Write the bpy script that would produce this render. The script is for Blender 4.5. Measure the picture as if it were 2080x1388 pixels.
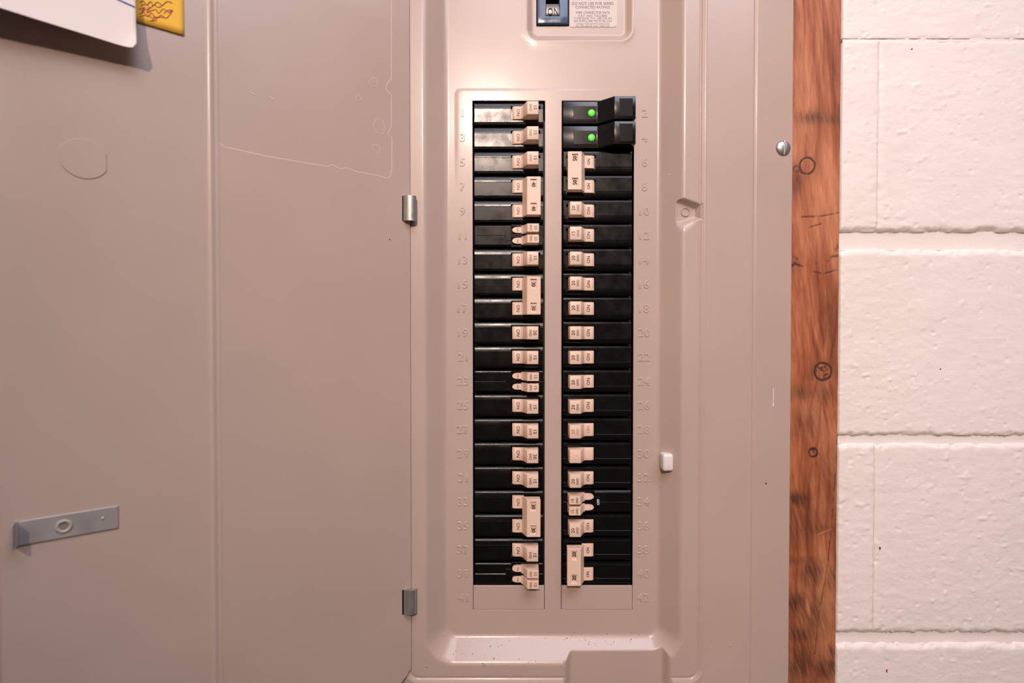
import bpy, bmesh, math, random
import numpy as np
from mathutils import Matrix, Vector

for o in list(bpy.data.objects):
    bpy.data.objects.remove(o, do_unlink=True)
scene = bpy.context.scene
COL = scene.collection
random.seed(4)
rng = np.random.default_rng(7)

# ------------------------------------------------------------------ camera
W, H, F = 2080.0, 1388.0, 1072.0          # frame and focal length in pixels
D = 0.5525                                # camera to breaker plane (Y = 0), metres
PITCH = math.radians(0.85)                # looking slightly down
cd = bpy.data.cameras.new('camera')
cd.sensor_width = 36.0
cd.lens = F / W * 36.0
cd.clip_start = 0.02
cd.dof.use_dof = True
cd.dof.focus_distance = 0.553
cd.dof.aperture_fstop = 4.5
cam = bpy.data.objects.new('camera', cd)
cam.location = (0, -D, 0)
cam.rotation_euler = (math.pi / 2 - PITCH, 0, 0)
COL.objects.link(cam)
scene.camera = cam

# ------------------------------------------------------------------ world, lamps, exposure
world = bpy.data.worlds.new('world')
scene.world = world
world.use_nodes = True
world.node_tree.nodes['Background'].inputs[0].default_value = (0.5, 0.42, 0.38, 1)
world.node_tree.nodes['Background'].inputs[1].default_value = 0.03


def lamp(name, kind, loc, power, color, **kw):
    l = bpy.data.lights.new(name, kind)
    l.energy = power
    l.color = color
    for k, v in kw.items():
        setattr(l, k, v)
    o = bpy.data.objects.new(name, l)
    o.location = loc
    COL.objects.link(o)
    return o


LAMP = Vector((-0.13, -2.30, 1.14))
sp_ = lamp('ceiling_lamp_added_cone', 'SPOT', LAMP, 186, (1.0, 0.785, 0.665), shadow_soft_size=0.05, spot_size=math.radians(36), spot_blend=1.0)  # inferred ceiling lamp; its narrow soft cone is added to darken the door's left
sp_.rotation_euler = (Vector((0.21, 0.0, 0.04)) - LAMP).to_track_quat('-Z', 'Y').to_euler()
lamp('ceiling_bulb', 'POINT', LAMP + Vector((0, 0, 0.05)), 10, (1.0, 0.785, 0.665), shadow_soft_size=0.05)
lamp('ceiling_bulb_far', 'POINT', (-1.05, -2.15, 1.16), 9, (1.0, 0.785, 0.665), shadow_soft_size=0.05)
lamp('ceiling_tube_light', 'AREA', (0.42, -1.10, 1.27), 27, (0.82, 0.84, 1.0), shape='RECTANGLE', size=1.2, size_y=0.9)

vs = scene.view_settings
vs.view_transform = 'Standard'
vs.look = 'None'
vs.gamma = 1.0
vs.use_curve_mapping = False
vs.exposure = -0.11


# ------------------------------------------------------------------ helpers
def unp(px, py, Y=0.0):
    """pixel of the photograph -> (X, Z) on the plane at depth Y"""
    a = (px - W / 2) / F
    b = (H / 2 - py) / F
    dy = math.cos(PITCH) + b * math.sin(PITCH)
    dz = -math.sin(PITCH) + b * math.cos(PITCH)
    t = (Y + D) / dy
    return a * t, dz * t


class MB:
    """collects shapes for ONE mesh"""
    def __init__(self):
        self.v, self.f = [], []

    def add(self, verts, faces):
        o = len(self.v)
        self.v += [tuple(p) for p in verts]
        self.f += [tuple(i + o for i in fc) for fc in faces]

    def box(self, x0, x1, y0, y1, z0, z1):
        vs_ = [(x, y, z) for x in (x0, x1) for y in (y0, y1) for z in (z0, z1)]
        self.add(vs_, [(0, 1, 3, 2), (4, 6, 7, 5), (0, 4, 5, 1), (2, 3, 7, 6), (0, 2, 6, 4), (1, 5, 7, 3)])

    def prism_x(self, prof, x0, x1):
        """profile of (z, h) points extruded along x; h is towards the viewer (-Y)"""
        n = len(prof)
        vs_ = [(x0, -h, z) for z, h in prof] + [(x1, -h, z) for z, h in prof]
        self.add(vs_, [tuple(range(n)), tuple(range(2 * n - 1, n - 1, -1))] +
                 [(i, (i + 1) % n, n + (i + 1) % n, n + i) for i in range(n)])

    def prism_z(self, prof, z0, z1):
        """profile of (x, h) points extruded along z"""
        n = len(prof)
        vs_ = [(x, -h, z0) for x, h in prof] + [(x, -h, z1) for x, h in prof]
        self.add(vs_, [tuple(range(n)), tuple(range(2 * n - 1, n - 1, -1))] +
                 [(i, (i + 1) % n, n + (i + 1) % n, n + i) for i in range(n)])

    def prism_out(self, poly, h0, h1):
        """outline of (x, z) points, thickness from h0 to h1 towards the viewer"""
        n = len(poly)
        vs_ = [(x, -h0, z) for x, z in poly] + [(x, -h1, z) for x, z in poly]
        self.add(vs_, [tuple(range(n)), tuple(range(2 * n - 1, n - 1, -1))] +
                 [(i, (i + 1) % n, n + (i + 1) % n, n + i) for i in range(n)])

    def tube(self, pts, r, n=8, flat=1.0):
        """round tube along points; flat squeezes it along Y"""
        pts = [Vector(p) for p in pts]
        rings = []
        for i, p in enumerate(pts):
            a = pts[max(i - 1, 0)]
            b = pts[min(i + 1, len(pts) - 1)]
            t = (b - a).normalized()
            u = t.cross(Vector((0, 1, 0)))
            if u.length < 1e-6:
                u = Vector((1, 0, 0))
            u.normalize()
            w = t.cross(u).normalized()
            rings.append([p + u * (r * math.cos(2 * math.pi * k / n)) + w * (flat * r * math.sin(2 * math.pi * k / n)) for k in range(n)])
        vs_ = [q for rg in rings for q in rg]
        fs = []
        for i in range(len(rings) - 1):
            for k in range(n):
                fs.append((i * n + k, i * n + (k + 1) % n, (i + 1) * n + (k + 1) % n, (i + 1) * n + k))
        fs.append(tuple(range(n)))
        fs.append(tuple(range(len(vs_) - 1, len(vs_) - n - 1, -1)))
        self.add(vs_, fs)

    def lathe(self, prof, cx, cz, n=32, squash=None):
        """profile of (r, h) turned about the axis through (cx, cz) towards the viewer"""
        vs_, fs = [], []
        for r, h in prof:
            for k in range(n):
                a = 2 * math.pi * k / n
                vs_.append((cx + r * math.cos(a), -h, cz + r * math.sin(a)))
        m = len(prof)
        for i in range(m - 1):
            for k in range(n):
                fs.append((i * n + k, i * n + (k + 1) % n, (i + 1) * n + (k + 1) % n, (i + 1) * n + k))
        fs.append(tuple(range(n)))
        fs.append(tuple(range(m * n - 1, (m - 1) * n - 1, -1)))
        self.add(vs_, fs)

    def mesh(self, name, mat, smooth=False, bevel=0.0, seg=2, angle=None):
        me = bpy.data.meshes.new(name)
        bm = bmesh.new()
        vv = [bm.verts.new(p) for p in self.v]
        for f in self.f:
            try:
                bm.faces.new([vv[i] for i in f])
            except ValueError:
                pass
        bmesh.ops.recalc_face_normals(bm, faces=bm.faces)
        if bevel > 0:
            es = [e for e in bm.edges if len(e.link_faces) == 2 and e.calc_face_angle(0) > 0.5]
            bmesh.ops.bevel(bm, geom=es, offset=bevel, segments=seg, affect='EDGES', profile=0.5, clamp_overlap=True)
        if smooth or angle:
            for f in bm.faces:
                f.smooth = True
            lim = angle or math.radians(35)
            for e in bm.edges:
                if len(e.link_faces) == 2 and e.calc_face_angle(0) > lim:
                    e.smooth = False
        bm.to_mesh(me)
        bm.free()
        if mat:
            me.materials.append(mat)
        return me


def grid_mesh(name, X, Y, Z, mat, keep=None, flip=False):
    """smooth grid mesh from 2-D arrays [row, column]; keep masks the cells"""
    nr, nc = X.shape
    me = bpy.data.meshes.new(name)
    co = np.stack([X, Y, Z], -1).reshape(-1, 3)
    idx = np.arange(nr * nc).reshape(nr, nc)
    q = np.stack([idx[:-1, :-1], idx[:-1, 1:], idx[1:, 1:], idx[1:, :-1]], -1)
    q = q[keep] if keep is not None else q.reshape(-1, 4)
    if flip:
        q = q[:, ::-1]
    n = len(q)
    me.vertices.add(len(co))
    me.vertices.foreach_set('co', co.astype(np.float32).ravel())
    me.loops.add(4 * n)
    me.loops.foreach_set('vertex_index', q.astype(np.int32).ravel())
    me.polygons.add(n)
    me.polygons.foreach_set('loop_start', np.arange(0, 4 * n, 4, dtype=np.int32))
    me.polygons.foreach_set('loop_total', np.full(n, 4, dtype=np.int32))
    me.polygons.foreach_set('use_smooth', np.ones(n, dtype=bool))
    me.update(calc_edges=True)
    me.validate()
    me.materials.append(mat)
    return me


def link(name, me, parent=None, loc=None):
    o = bpy.data.objects.new(name, me)
    COL.objects.link(o)
    if parent is not None:
        o.parent = parent
    if loc is not None:
        o.location = loc
    return o


def empty(name, loc=(0, 0, 0)):
    o = bpy.data.objects.new(name, None)
    o.empty_display_size = 0.02
    o.location = loc
    COL.objects.link(o)
    return o


def tag(o, label=None, cat=None, group=None, kind=None):
    if label: o['label'] = label
    if cat: o['category'] = cat
    if group: o['group'] = group
    if kind: o['kind'] = kind
    return o


def vnoise(x, y, seed=0):
    """smooth value noise on arrays, range 0..1"""
    r = np.random.default_rng(seed)
    tab = r.random((256, 256))
    xi = np.floor(x).astype(int); yi = np.floor(y).astype(int)
    fx = x - xi; fy = y - yi
    fx = fx * fx * (3 - 2 * fx); fy = fy * fy * (3 - 2 * fy)
    a = tab[xi % 256, yi % 256]; b = tab[(xi + 1) % 256, yi % 256]
    c = tab[xi % 256, (yi + 1) % 256]; d = tab[(xi + 1) % 256, (yi + 1) % 256]
    return (a * (1 - fx) + b * fx) * (1 - fy) + (c * (1 - fx) + d * fx) * fy


# ------------------------------------------------------------------ materials
def mat_base(name, col, rough=0.5, metal=0.0, spec=0.5, coat=0.0):
    m = bpy.data.materials.new(name)
    m.use_nodes = True
    b = m.node_tree.nodes['Principled BSDF']
    b.inputs['Base Color'].default_value = (*col, 1)
    b.inputs['Roughness'].default_value = rough
    b.inputs['Metallic'].default_value = metal
    b.inputs['Specular IOR Level'].default_value = spec
    b.inputs['Coat Weight'].default_value = coat
    return m


def N(m, t, **kw):
    n = m.node_tree.nodes.new(t)
    for k, v in kw.items():
        setattr(n, k, v)
    return n


def L(m, a, b):
    m.node_tree.links.new(a, b)


def coords(m, scale=(1, 1, 1)):
    g = N(m, 'ShaderNodeNewGeometry')
    mp = N(m, 'ShaderNodeMapping')
    mp.inputs['Scale'].default_value = scale
    L(m, g.outputs['Position'], mp.inputs['Vector'])
    return mp.outputs['Vector']


def add_noise(m, scale, detail=2, rough=0.5, mscale=(1, 1, 1), dist=0.0):
    n = N(m, 'ShaderNodeTexNoise')
    n.inputs['Scale'].default_value = scale
    n.inputs['Detail'].default_value = detail
    n.inputs['Roughness'].default_value = rough
    n.inputs['Distortion'].default_value = dist
    L(m, coords(m, mscale), n.inputs['Vector'])
    return n.outputs['Fac']


def bump(m, fac, strength, distance, prev=None):
    b = N(m, 'ShaderNodeBump')
    b.inputs['Strength'].default_value = strength
    b.inputs['Distance'].default_value = distance
    L(m, fac, b.inputs['Height'])
    if prev is not None:
        L(m, prev, b.inputs['Normal'])
    return b.outputs['Normal']


def remap(m, fac, a, b, lo, hi):
    r = N(m, 'ShaderNodeMapRange')
    r.inputs[1].default_value = a; r.inputs[2].default_value = b
    r.inputs[3].default_value = lo; r.inputs[4].default_value = hi
    L(m, fac, r.inputs[0])
    return r.outputs[0]


def ramp(m, fac, stops):
    r = N(m, 'ShaderNodeValToRGB')
    e = r.color_ramp.elements
    while len(e) < len(stops):
        e.new(0.5)
    for el, (p, c) in zip(e, stops):
        el.position = p
        el.color = (*c, 1)
    L(m, fac, r.inputs['Fac'])
    return r.outputs['Color']


def P(m):
    return m.node_tree.nodes['Principled BSDF']


def paint_mat(name, col, rough):
    """enamelled sheet steel: slightly mottled colour, orange-peel relief"""
    m = mat_base(name, col, rough, spec=0.5)
    f = add_noise(m, 9.0, 3)
    c = ramp(m, f, [(0.3, tuple(v * 0.965 for v in col)), (0.7, tuple(min(1, v * 1.03) for v in col))])
    L(m, c, P(m).inputs['Base Color'])
    n1 = bump(m, add_noise(m, 700.0, 0), 0.07, 0.0002)
    n2 = bump(m, add_noise(m, 40.0, 0), 0.03, 0.0006, n1)
    L(m, n2, P(m).inputs['Normal'])
    P(m).inputs['Coat Weight'].default_value = 0.30
    P(m).inputs['Coat Roughness'].default_value = 0.17
    L(m, n2, P(m).inputs['Coat Normal'])
    rr = remap(m, add_noise(m, 18.0, 2), 0.3, 0.7, rough - 0.02, rough + 0.03)
    L(m, rr, P(m).inputs['Roughness'])
    return m


M_paint = paint_mat('grey_enamel', (0.50, 0.380, 0.318), 0.37)
M_doorpaint = paint_mat('grey_enamel_door', (0.50, 0.380, 0.318), 0.37)

M_black = mat_base('black_moulded_plastic', (0.004, 0.0036, 0.0036), 0.25, spec=0.32)
_n = bump(M_black, add_noise(M_black, 45.0, 1), 0.10, 0.001)
L(M_black, _n, P(M_black).inputs['Normal'])
L(M_black, remap(M_black, add_noise(M_black, 70.0, 4, 0.55), 0.3, 0.72, 0.20, 0.34), P(M_black).inputs['Roughness'])
M_dark = mat_base('dark_recess_plastic', (0.006, 0.005, 0.005), 0.6)
M_smoke = mat_base('smoky_black_plastic', (0.009, 0.008, 0.008), 0.2)
L(M_smoke, bump(M_smoke, add_noise(M_smoke, 60.0, 2), 0.15, 0.0008), P(M_smoke).inputs['Normal'])
M_beige = mat_base('tan_moulded_plastic', (0.80, 0.57, 0.44), 0.42)
L(M_beige, bump(M_beige, add_noise(M_beige, 500.0, 2), 0.1, 0.0002), P(M_beige).inputs['Normal'])
M_ink = mat_base('dark_brown_ink', (0.022, 0.010, 0.008), 0.6)
M_inkmid = mat_base('worn_brown_ink', (0.12, 0.055, 0.035), 0.6)
M_inkfaint = mat_base('faded_orange_ink', (0.42, 0.20, 0.11), 0.6)
M_white = mat_base('white_print', (0.8, 0.78, 0.75), 0.6)
M_labelink = mat_base('label_print', (0.05, 0.045, 0.06), 0.6)
M_steel = mat_base('zinc_plated_steel', (0.42, 0.40, 0.38), 0.40, metal=0.75)
L(M_steel, remap(M_steel, add_noise(M_steel, 120, 4), 0.3, 0.7, 0.28, 0.5), P(M_steel).inputs['Roughness'])
M_steeldk = mat_base('dull_galvanised_steel', (0.52, 0.49, 0.46), 0.45, metal=0.55)
L(M_steeldk, remap(M_steeldk, add_noise(M_steeldk, 60, 4), 0.3, 0.7, 0.34, 0.6), P(M_steeldk).inputs['Roughness'])
M_sticker = mat_base('cream_label_paper', (0.66, 0.56, 0.50), 0.5)
M_blue = mat_base('blue_black_plastic', (0.05, 0.09, 0.16), 0.2)
L(M_blue, bump(M_blue, add_noise(M_blue, 70, 3), 0.2, 0.0006), P(M_blue).inputs['Normal'])
M_drum = mat_base('brushed_drum', (0.34, 0.31, 0.27), 0.45, metal=0.5)
M_drum_light = mat_base('bright_plated_steel', (0.70, 0.64, 0.58), 0.35, metal=0.5)
M_green = mat_base('green_indicator', (0.10, 0.75, 0.05), 0.3)
P(M_green).inputs['Emission Color'].default_value = (0.12, 0.85, 0.05, 1)
P(M_green).inputs['Emission Strength'].default_value = 0.45
M_paper = mat_base('white_paper', (0.86, 0.745, 0.685), 0.75)
L(M_paper, bump(M_paper, add_noise(M_paper, 30, 2), 0.2, 0.002), P(M_paper).inputs['Normal'])
M_yellow = mat_base('yellow_paper', (0.93, 0.52, 0.05), 0.75)
M_bluepen = mat_base('blue_pen', (0.10, 0.16, 0.42), 0.6)
M_redpen = mat_base('red_pen', (0.38, 0.045, 0.012), 0.6)
M_brownpen = mat_base('brown_pen', (0.13, 0.06, 0.012), 0.6)
M_adhesive = mat_base('dried_adhesive', (0.66, 0.53, 0.455), 0.55)
M_adhesive2 = mat_base('tan_dried_adhesive', (0.47, 0.37, 0.29), 0.6)
L(M_adhesive2, bump(M_adhesive2, add_noise(M_adhesive2, 600, 3), 0.5, 0.0005), P(M_adhesive2).inputs['Normal'])
M_bumper = mat_base('white_nylon', (0.78, 0.72, 0.68), 0.35)

M_wall = mat_base('white_block_paint', (0.80, 0.70, 0.645), 0.5)
_f = add_noise(M_wall, 14, 4)
L(M_wall, ramp(M_wall, _f, [(0.3, (0.86, 0.765, 0.71)), (0.7, (0.89, 0.795, 0.74))]), P(M_wall).inputs['Base Color'])
_n1 = bump(M_wall, add_noise(M_wall, 520, 4), 0.22, 0.0008)
_n2 = bump(M_wall, add_noise(M_wall, 90, 4, 0.6, (1, 1, 2.6)), 0.16, 0.002, _n1)
L(M_wall, _n2, P(M_wall).inputs['Normal'])

# wood: long vertical grain, knots and cracks come in as mesh attributes
M_wood = mat_base('rough_sawn_fir', (0.5, 0.22, 0.1), 0.62)
def wood_nodes(m):
    gr = add_noise(m, 60, 5, 0.6, (3.0, 1, 0.5), 0.8)
    big = add_noise(m, 10, 3, 0.5, (2.0, 1, 0.8))
    fine = add_noise(m, 260, 3, 0.6, (3.0, 1, 0.12))
    at = N(m, 'ShaderNodeAttribute', attribute_name='grain')
    dk = N(m, 'ShaderNodeAttribute', attribute_name='dark')
    a1 = N(m, 'ShaderNodeMath', operation='MULTIPLY_ADD'); L(m, gr, a1.inputs[0]); a1.inputs[1].default_value = 0.45
    L(m, big, a1.inputs[2])
    a2 = N(m, 'ShaderNodeMath', operation='MULTIPLY_ADD'); L(m, fine, a2.inputs[0]); a2.inputs[1].default_value = 0.25
    L(m, a1.outputs[0], a2.inputs[2])
    a3 = N(m, 'ShaderNodeMath', operation='MULTIPLY_ADD'); L(m, at.outputs['Fac'], a3.inputs[0]); a3.inputs[1].default_value = 0.34
    L(m, a2.outputs[0], a3.inputs[2])
    c = ramp(m, remap(m, a3.outputs[0], 0.60, 1.22, 0, 1), [(0.0, (0.155, 0.034, 0.010)), (0.45, (0.35, 0.098, 0.035)), (1.0, (0.60, 0.23, 0.105))])
    mx = N(m, 'ShaderNodeMix', data_type='RGBA')
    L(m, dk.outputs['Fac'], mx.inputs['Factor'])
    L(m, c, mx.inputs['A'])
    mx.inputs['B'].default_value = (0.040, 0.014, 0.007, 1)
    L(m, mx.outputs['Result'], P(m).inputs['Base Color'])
    n = bump(m, fine, 0.5, 0.0006)
    n = bump(m, at.outputs['Fac'], 0.4, 0.0008, n)
    L(m, n, P(m).inputs['Normal'])
wood_nodes(M_wood)

M_ceil = mat_base('painted_ceiling', (0.60, 0.55, 0.52), 0.8)
L(M_ceil, ramp(M_ceil, add_noise(M_ceil, 3, 3), [(0.3, (0.5, 0.45, 0.42)), (0.7, (0.66, 0.6, 0.57))]), P(M_ceil).inputs['Base Color'])
M_floor = mat_base('concrete_floor', (0.10, 0.085, 0.075), 0.8)
L(M_floor, ramp(M_floor, add_noise(M_floor, 4, 4), [(0.3, (0.07, 0.06, 0.052)), (0.7, (0.13, 0.11, 0.095))]), P(M_floor).inputs['Base Color'])
M_room = mat_base('basement_wall_paint', (0.22, 0.18, 0.16), 0.8)
L(M_room, ramp(M_room, add_noise(M_room, 3, 4), [(0.3, (0.18, 0.145, 0.125)), (0.7, (0.26, 0.215, 0.19))]), P(M_room).inputs['Base Color'])

# ------------------------------------------------------------------ the setting
Y_WALL = -0.0125
FLOOR, CEIL = -1.20, 1.30
RX0, RX1, RY0 = -2.0, 2.0, -3.2


def slab(name, x0, x1, y0, y1, z0, z1, mat, label):
    mb = MB(); mb.box(x0, x1, y0, y1, z0, z1)
    return tag(link(name, mb.mesh(name, mat)), label, kind='structure')


slab('floor', RX0, RX1, RY0, 0.2, FLOOR - 0.05, FLOOR, M_floor, 'dark concrete basement floor')
slab('ceiling', RX0, RX1, RY0, 0.2, CEIL, CEIL + 0.05, M_ceil, 'pale painted basement ceiling')
slab('wall_rear', RX0, RX1, RY0 - 0.05, RY0, FLOOR, CEIL, M_room, 'plain wall behind the viewer')
slab('wall_side_left', RX0 - 0.05, RX0, RY0, 0.2, FLOOR, CEIL, M_room, 'plain side wall far left')
slab('wall_side_right', RX1, RX1 + 0.05, RY0, 0.2, FLOOR, CEIL, M_room, 'plain side wall far right')

# panel extents
HF, HT = 0.0180, 0.0194                    # proud heights: door rebate and outer trim
PX_R = unp(1606, 694, -0.0145)[0]          # right edge of cover
X_HINGE = unp(835, 694, -HF)[0]
X_REB_R = unp(1425, 694, -HF)[0]
PX_L = X_HINGE - 0.006 - (PX_R - X_REB_R)
PZ_B, PZ_T = -0.50, 0.52

# wall left of the panel (hidden behind the open door)
wl = slab('wall_left', RX0, PX_L + 0.012, Y_WALL + 0.001, 0.06, FLOOR, CEIL, M_room, 'plain wall behind the open panel door')

# block wall at right: mortar bed with separate painted blocks
SX0 = unp(1597, 694, Y_WALL)[0]
SX1 = unp(1706.5, 694, Y_WALL)[0]
wall = empty('wall_right', (SX1, Y_WALL, FLOOR))
tag(wall, 'white painted concrete block wall right of the wooden stud', kind='structure')


def wall_pt(px, py):
    return unp(px, py, Y_WALL)


mb = MB(); mb.box(SX1, RX1, 0.0045 + Y_WALL, 0.10, FLOOR, CEIL)
bed = link('mortar_bed', mb.mesh('mortar_bed', M_wall), wall, -wall.location)

JZ = [wall_pt(1890, y)[1] for y in (81, 489, 894, 1298)]
pitch_z = (JZ[0] - JZ[3]) / 3
JZ = [JZ[0] + pitch_z] + JZ + [JZ[3] - pitch_z]           # joints from above the frame to below it
JHW = [0.004, 0.0010, 0.0085, 0.0040, 0.0052, 0.004]      # half widths of the joints
XJ = wall_pt(1780, 694)[0]


def make_block(x0, x1, z0, z1, step, seed, dl, dr, db, dt):
    """dl, dr, db, dt: how deep the joints at its left, right, bottom and top are"""
    nx = max(6, int((x1 - x0) / step)); nz = max(6, int((z1 - z0) / step))
    xs = np.linspace(x0, x1, nx); zs = np.linspace(z0, z1, nz)
    X, Z = np.meshgrid(xs, zs)
    rag = 0.0042 * np.clip(vnoise(X * 130, Z * 130, seed) - 0.45, -0.2, 1) + 0.0020 * (vnoise(X * 420, Z * 420, seed + 1) - 0.5)
    drop = np.zeros_like(X)
    for dist, dep in ((X - x0, dl), (x1 - X, dr), (Z - z0, db), (z1 - Z, dt)):
        wd = 0.0062 if dep == VD else 0.0034 + 0.9 * dep
        e = np.clip((dist + 0.0006 - rag) / wd, 0, 1)
        drop = np.maximum(drop, dep * (1 - e) ** 2)
    n = 0.0006 * (vnoise(X * 28, Z * 40, seed + 2) - 0.5) + 0.00034 * (vnoise(X * 110, Z * 190, seed + 3) - 0.5) \
        + 0.00016 * (vnoise(X * 330, Z * 420, seed + 4) - 0.5)
    lump = vnoise(X * 150, Z * 210, seed + 5)
    n += 0.0012 * np.clip(lump - 0.86, 0, 1) * 5 * (vnoise(X * 14, Z * 14, seed + 6) > 0.55)
    r = np.random.default_rng(seed + 9)
    for _ in range(int(4200 * (x1 - x0) * (z1 - z0)) + 4):      # pits and drips
        cx, cz = r.uniform(x0, x1), r.uniform(z0, z1)
        rad = r.uniform(0.0006, 0.0016)
        q = ((X - cx) ** 2 + ((Z - cz) * r.uniform(0.7, 1.2)) ** 2) / rad ** 2
        n += (-1 if r.random() < 0.6 else 0.7) * r.uniform(0.0004, 0.0012) * np.exp(-q)
    Yy = Y_WALL + drop - n
    X2 = np.pad(X, 1, mode='edge'); Z2 = np.pad(Z, 1, mode='edge'); Y2 = np.pad(Yy, 1, mode='edge')
    Y2[0, :] = Y2[-1, :] = Y2[:, 0] = Y2[:, -1] = Y_WALL + 0.0070
    return grid_mesh('concrete_block', X2, Y2, Z2, M_wall)


JD = [0.002, 0.0006, 0.0046, 0.0030, 0.0036, 0.002]       # depth of the horizontal joints
VD = 0.0009                                                # depth of the vertical joints


sd = 100
for k in range(len(JZ) - 1):
    zt, zb = JZ[k] - JHW[k], JZ[k + 1] + JHW[k + 1]
    off = 0.0 if k % 2 == 1 else 0.2032
    x = XJ + off - 0.4064
    while x < 1.1:
        a, b = max(x + 0.0002, SX1), min(x + 0.4064 - 0.0002, RX1)
        x += 0.4064
        if b - a < 0.01:
            continue
        seen = a < 0.56 and zt > -0.42 and zb < 0.42
        me = make_block(a, b, zb, zt, 0.0013 if seen else 0.006, sd, VD if a > SX1 + 1e-4 else 0.0004, VD, JD[k + 1], JD[k])
        sd += 20
        link('concrete_block', me, wall, -wall.location)

# concave mortar joints between the courses
for k in range(1, 5):
    mb = MB()
    z = JZ[k]
    hw = JHW[k] + 0.001
    n = 10
    prof = [(z - hw, -0.009)] + [(z - hw + 2 * hw * i / n, -0.85 * JD[k] - 0.10 * JD[k] * math.sin(math.pi * i / n)) for i in range(n + 1)] + [(z + hw, -0.009)]
    mb.prism_x([(a, h - Y_WALL) for a, h in prof], SX1, 1.1)
    link('mortar_joint', mb.mesh('mortar_joint', M_wall, smooth=True), wall, -wall.location)

# ------------------------------------------------------------------ wooden stud
def make_stud():
    step = 0.0006
    Ys = Y_WALL
    xs = np.arange(SX0, SX1 - 0.0006, step)
    z0, z1 = -0.70, 0.70
    zs = np.arange(z0, z1, step * 1.3)
    X, Z = np.meshgrid(xs, zs)
    # warped growth rings that flow round the knots
    knots = [(1640, 337, 0.0078, 1.0), (1618, 344, 0.0032, 0.8), (1672, 755, 0.0085, 1.6), (1652, 920, 0.0042, 1.2), (1636, 240, 0.004, 0.25)]
    u = X - SX0
    warp = 0.010 * (vnoise(X * 9 + 3, Z * 7, 11) - 0.5) + 0.004 * (vnoise(X * 30, Z * 26, 12) - 0.5)
    dark = np.zeros_like(X)
    kmask = np.zeros_like(X)
    kr = np.zeros_like(X)
    for px, py, r, s in knots:
        cx, cz = unp(px, py, Ys)
        dx, dz = X - cx, Z - cz
        q = np.sqrt(dx ** 2 + (dz * 0.55) ** 2)
        warp += np.sign(dx) * 0.009 * (r / 0.008) * np.exp(-(q / (r * 2.4)) ** 2)
        q2 = np.sqrt(dx ** 2 + (dz * 0.95) ** 2) * (1 + 0.10 * (vnoise(X * 300, Z * 300, 20) - 0.5))
        ring = 1.5 * np.exp(-((q2 - r) / (0.00065 + 0.0003 * s)) ** 2) * (0.8 + 0.5 * (vnoise(X * 200, Z * 200, 21) - 0.5))
        dark = np.maximum(dark, np.clip(ring * min(1, s), 0, 1) * (1.0 if s > 0.3 else 0.25))
        ins = np.clip((r - q2) / 0.001, 0, 1)
        kmask = np.maximum(kmask, ins)
        kr = np.where(ins > 0, 0.5 + 0.5 * np.sin(q2 * 2600), kr)
        halo = np.exp(-(np.maximum(q2 - r, 0) / (r * 0.8)) ** 2) * 0.30 * s * vnoise(X * 240, Z * 90, 22)
        dark = np.maximum(dark, np.clip(halo, 0, 0.7))
        if s > 1.1:
            blot = np.clip((vnoise(X * 520, Z * 520, 23) - 0.52) * 6, 0, 1) * ins
            dark = np.maximum(dark, blot * 0.85)
    uw = u + warp + 0.006 * (vnoise(X * 4, Z * 5, 15) - 0.5)
    g = 0.42 * vnoise(uw * 120 + Z * 14 + 5, Z * 4.2, 13) + 0.22 * vnoise(uw * 430 + Z * 50, Z * 9, 16) + 0.20 * vnoise(X * 1300 + Z * 260, Z * 60, 14) + 0.16 * vnoise(X * 60, Z * 45, 18)
    g = np.clip((g - 0.26) * 1.7, 0, 1)
    ringl = (0.5 + 0.5 * np.sin((uw + 0.004 * vnoise(X * 14, Z * 8, 19)) * 640 + Z * 9)) ** 5
    g = g - 0.42 * ringl * np.clip(vnoise(X * 22, Z * 9, 24) * 1.8 - 0.35, 0, 1)
    g = g * (1 - kmask) + kmask * (0.15 + 0.3 * kr)
    g = g + 0.45 * (vnoise(X * 30, Z * 15, 17) - 0.5)
    # saw smudges; broad lower ones also paint the light's falloff into the wood
    def smudge_and_falloff(px, py, wx, wz, amt, seed):
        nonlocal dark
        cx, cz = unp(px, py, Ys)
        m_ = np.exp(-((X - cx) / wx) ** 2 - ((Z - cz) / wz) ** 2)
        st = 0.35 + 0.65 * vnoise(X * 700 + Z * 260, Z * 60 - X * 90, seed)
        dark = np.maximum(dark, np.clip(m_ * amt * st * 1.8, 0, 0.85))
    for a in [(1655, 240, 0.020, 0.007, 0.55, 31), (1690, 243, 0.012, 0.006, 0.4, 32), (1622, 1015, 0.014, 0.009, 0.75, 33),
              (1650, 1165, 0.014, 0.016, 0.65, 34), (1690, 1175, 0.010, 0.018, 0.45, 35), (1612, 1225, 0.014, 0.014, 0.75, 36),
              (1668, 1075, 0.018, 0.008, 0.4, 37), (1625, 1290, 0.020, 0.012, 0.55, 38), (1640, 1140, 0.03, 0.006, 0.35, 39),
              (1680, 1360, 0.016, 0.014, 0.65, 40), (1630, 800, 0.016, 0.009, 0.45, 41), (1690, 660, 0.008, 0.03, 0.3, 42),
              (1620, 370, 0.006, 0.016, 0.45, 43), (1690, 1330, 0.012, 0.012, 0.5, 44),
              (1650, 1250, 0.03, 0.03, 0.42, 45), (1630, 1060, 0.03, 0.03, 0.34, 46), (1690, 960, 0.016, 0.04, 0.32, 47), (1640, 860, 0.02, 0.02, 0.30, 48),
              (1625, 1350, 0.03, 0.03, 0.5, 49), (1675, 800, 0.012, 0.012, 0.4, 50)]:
        smudge_and_falloff(*a)
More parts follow.
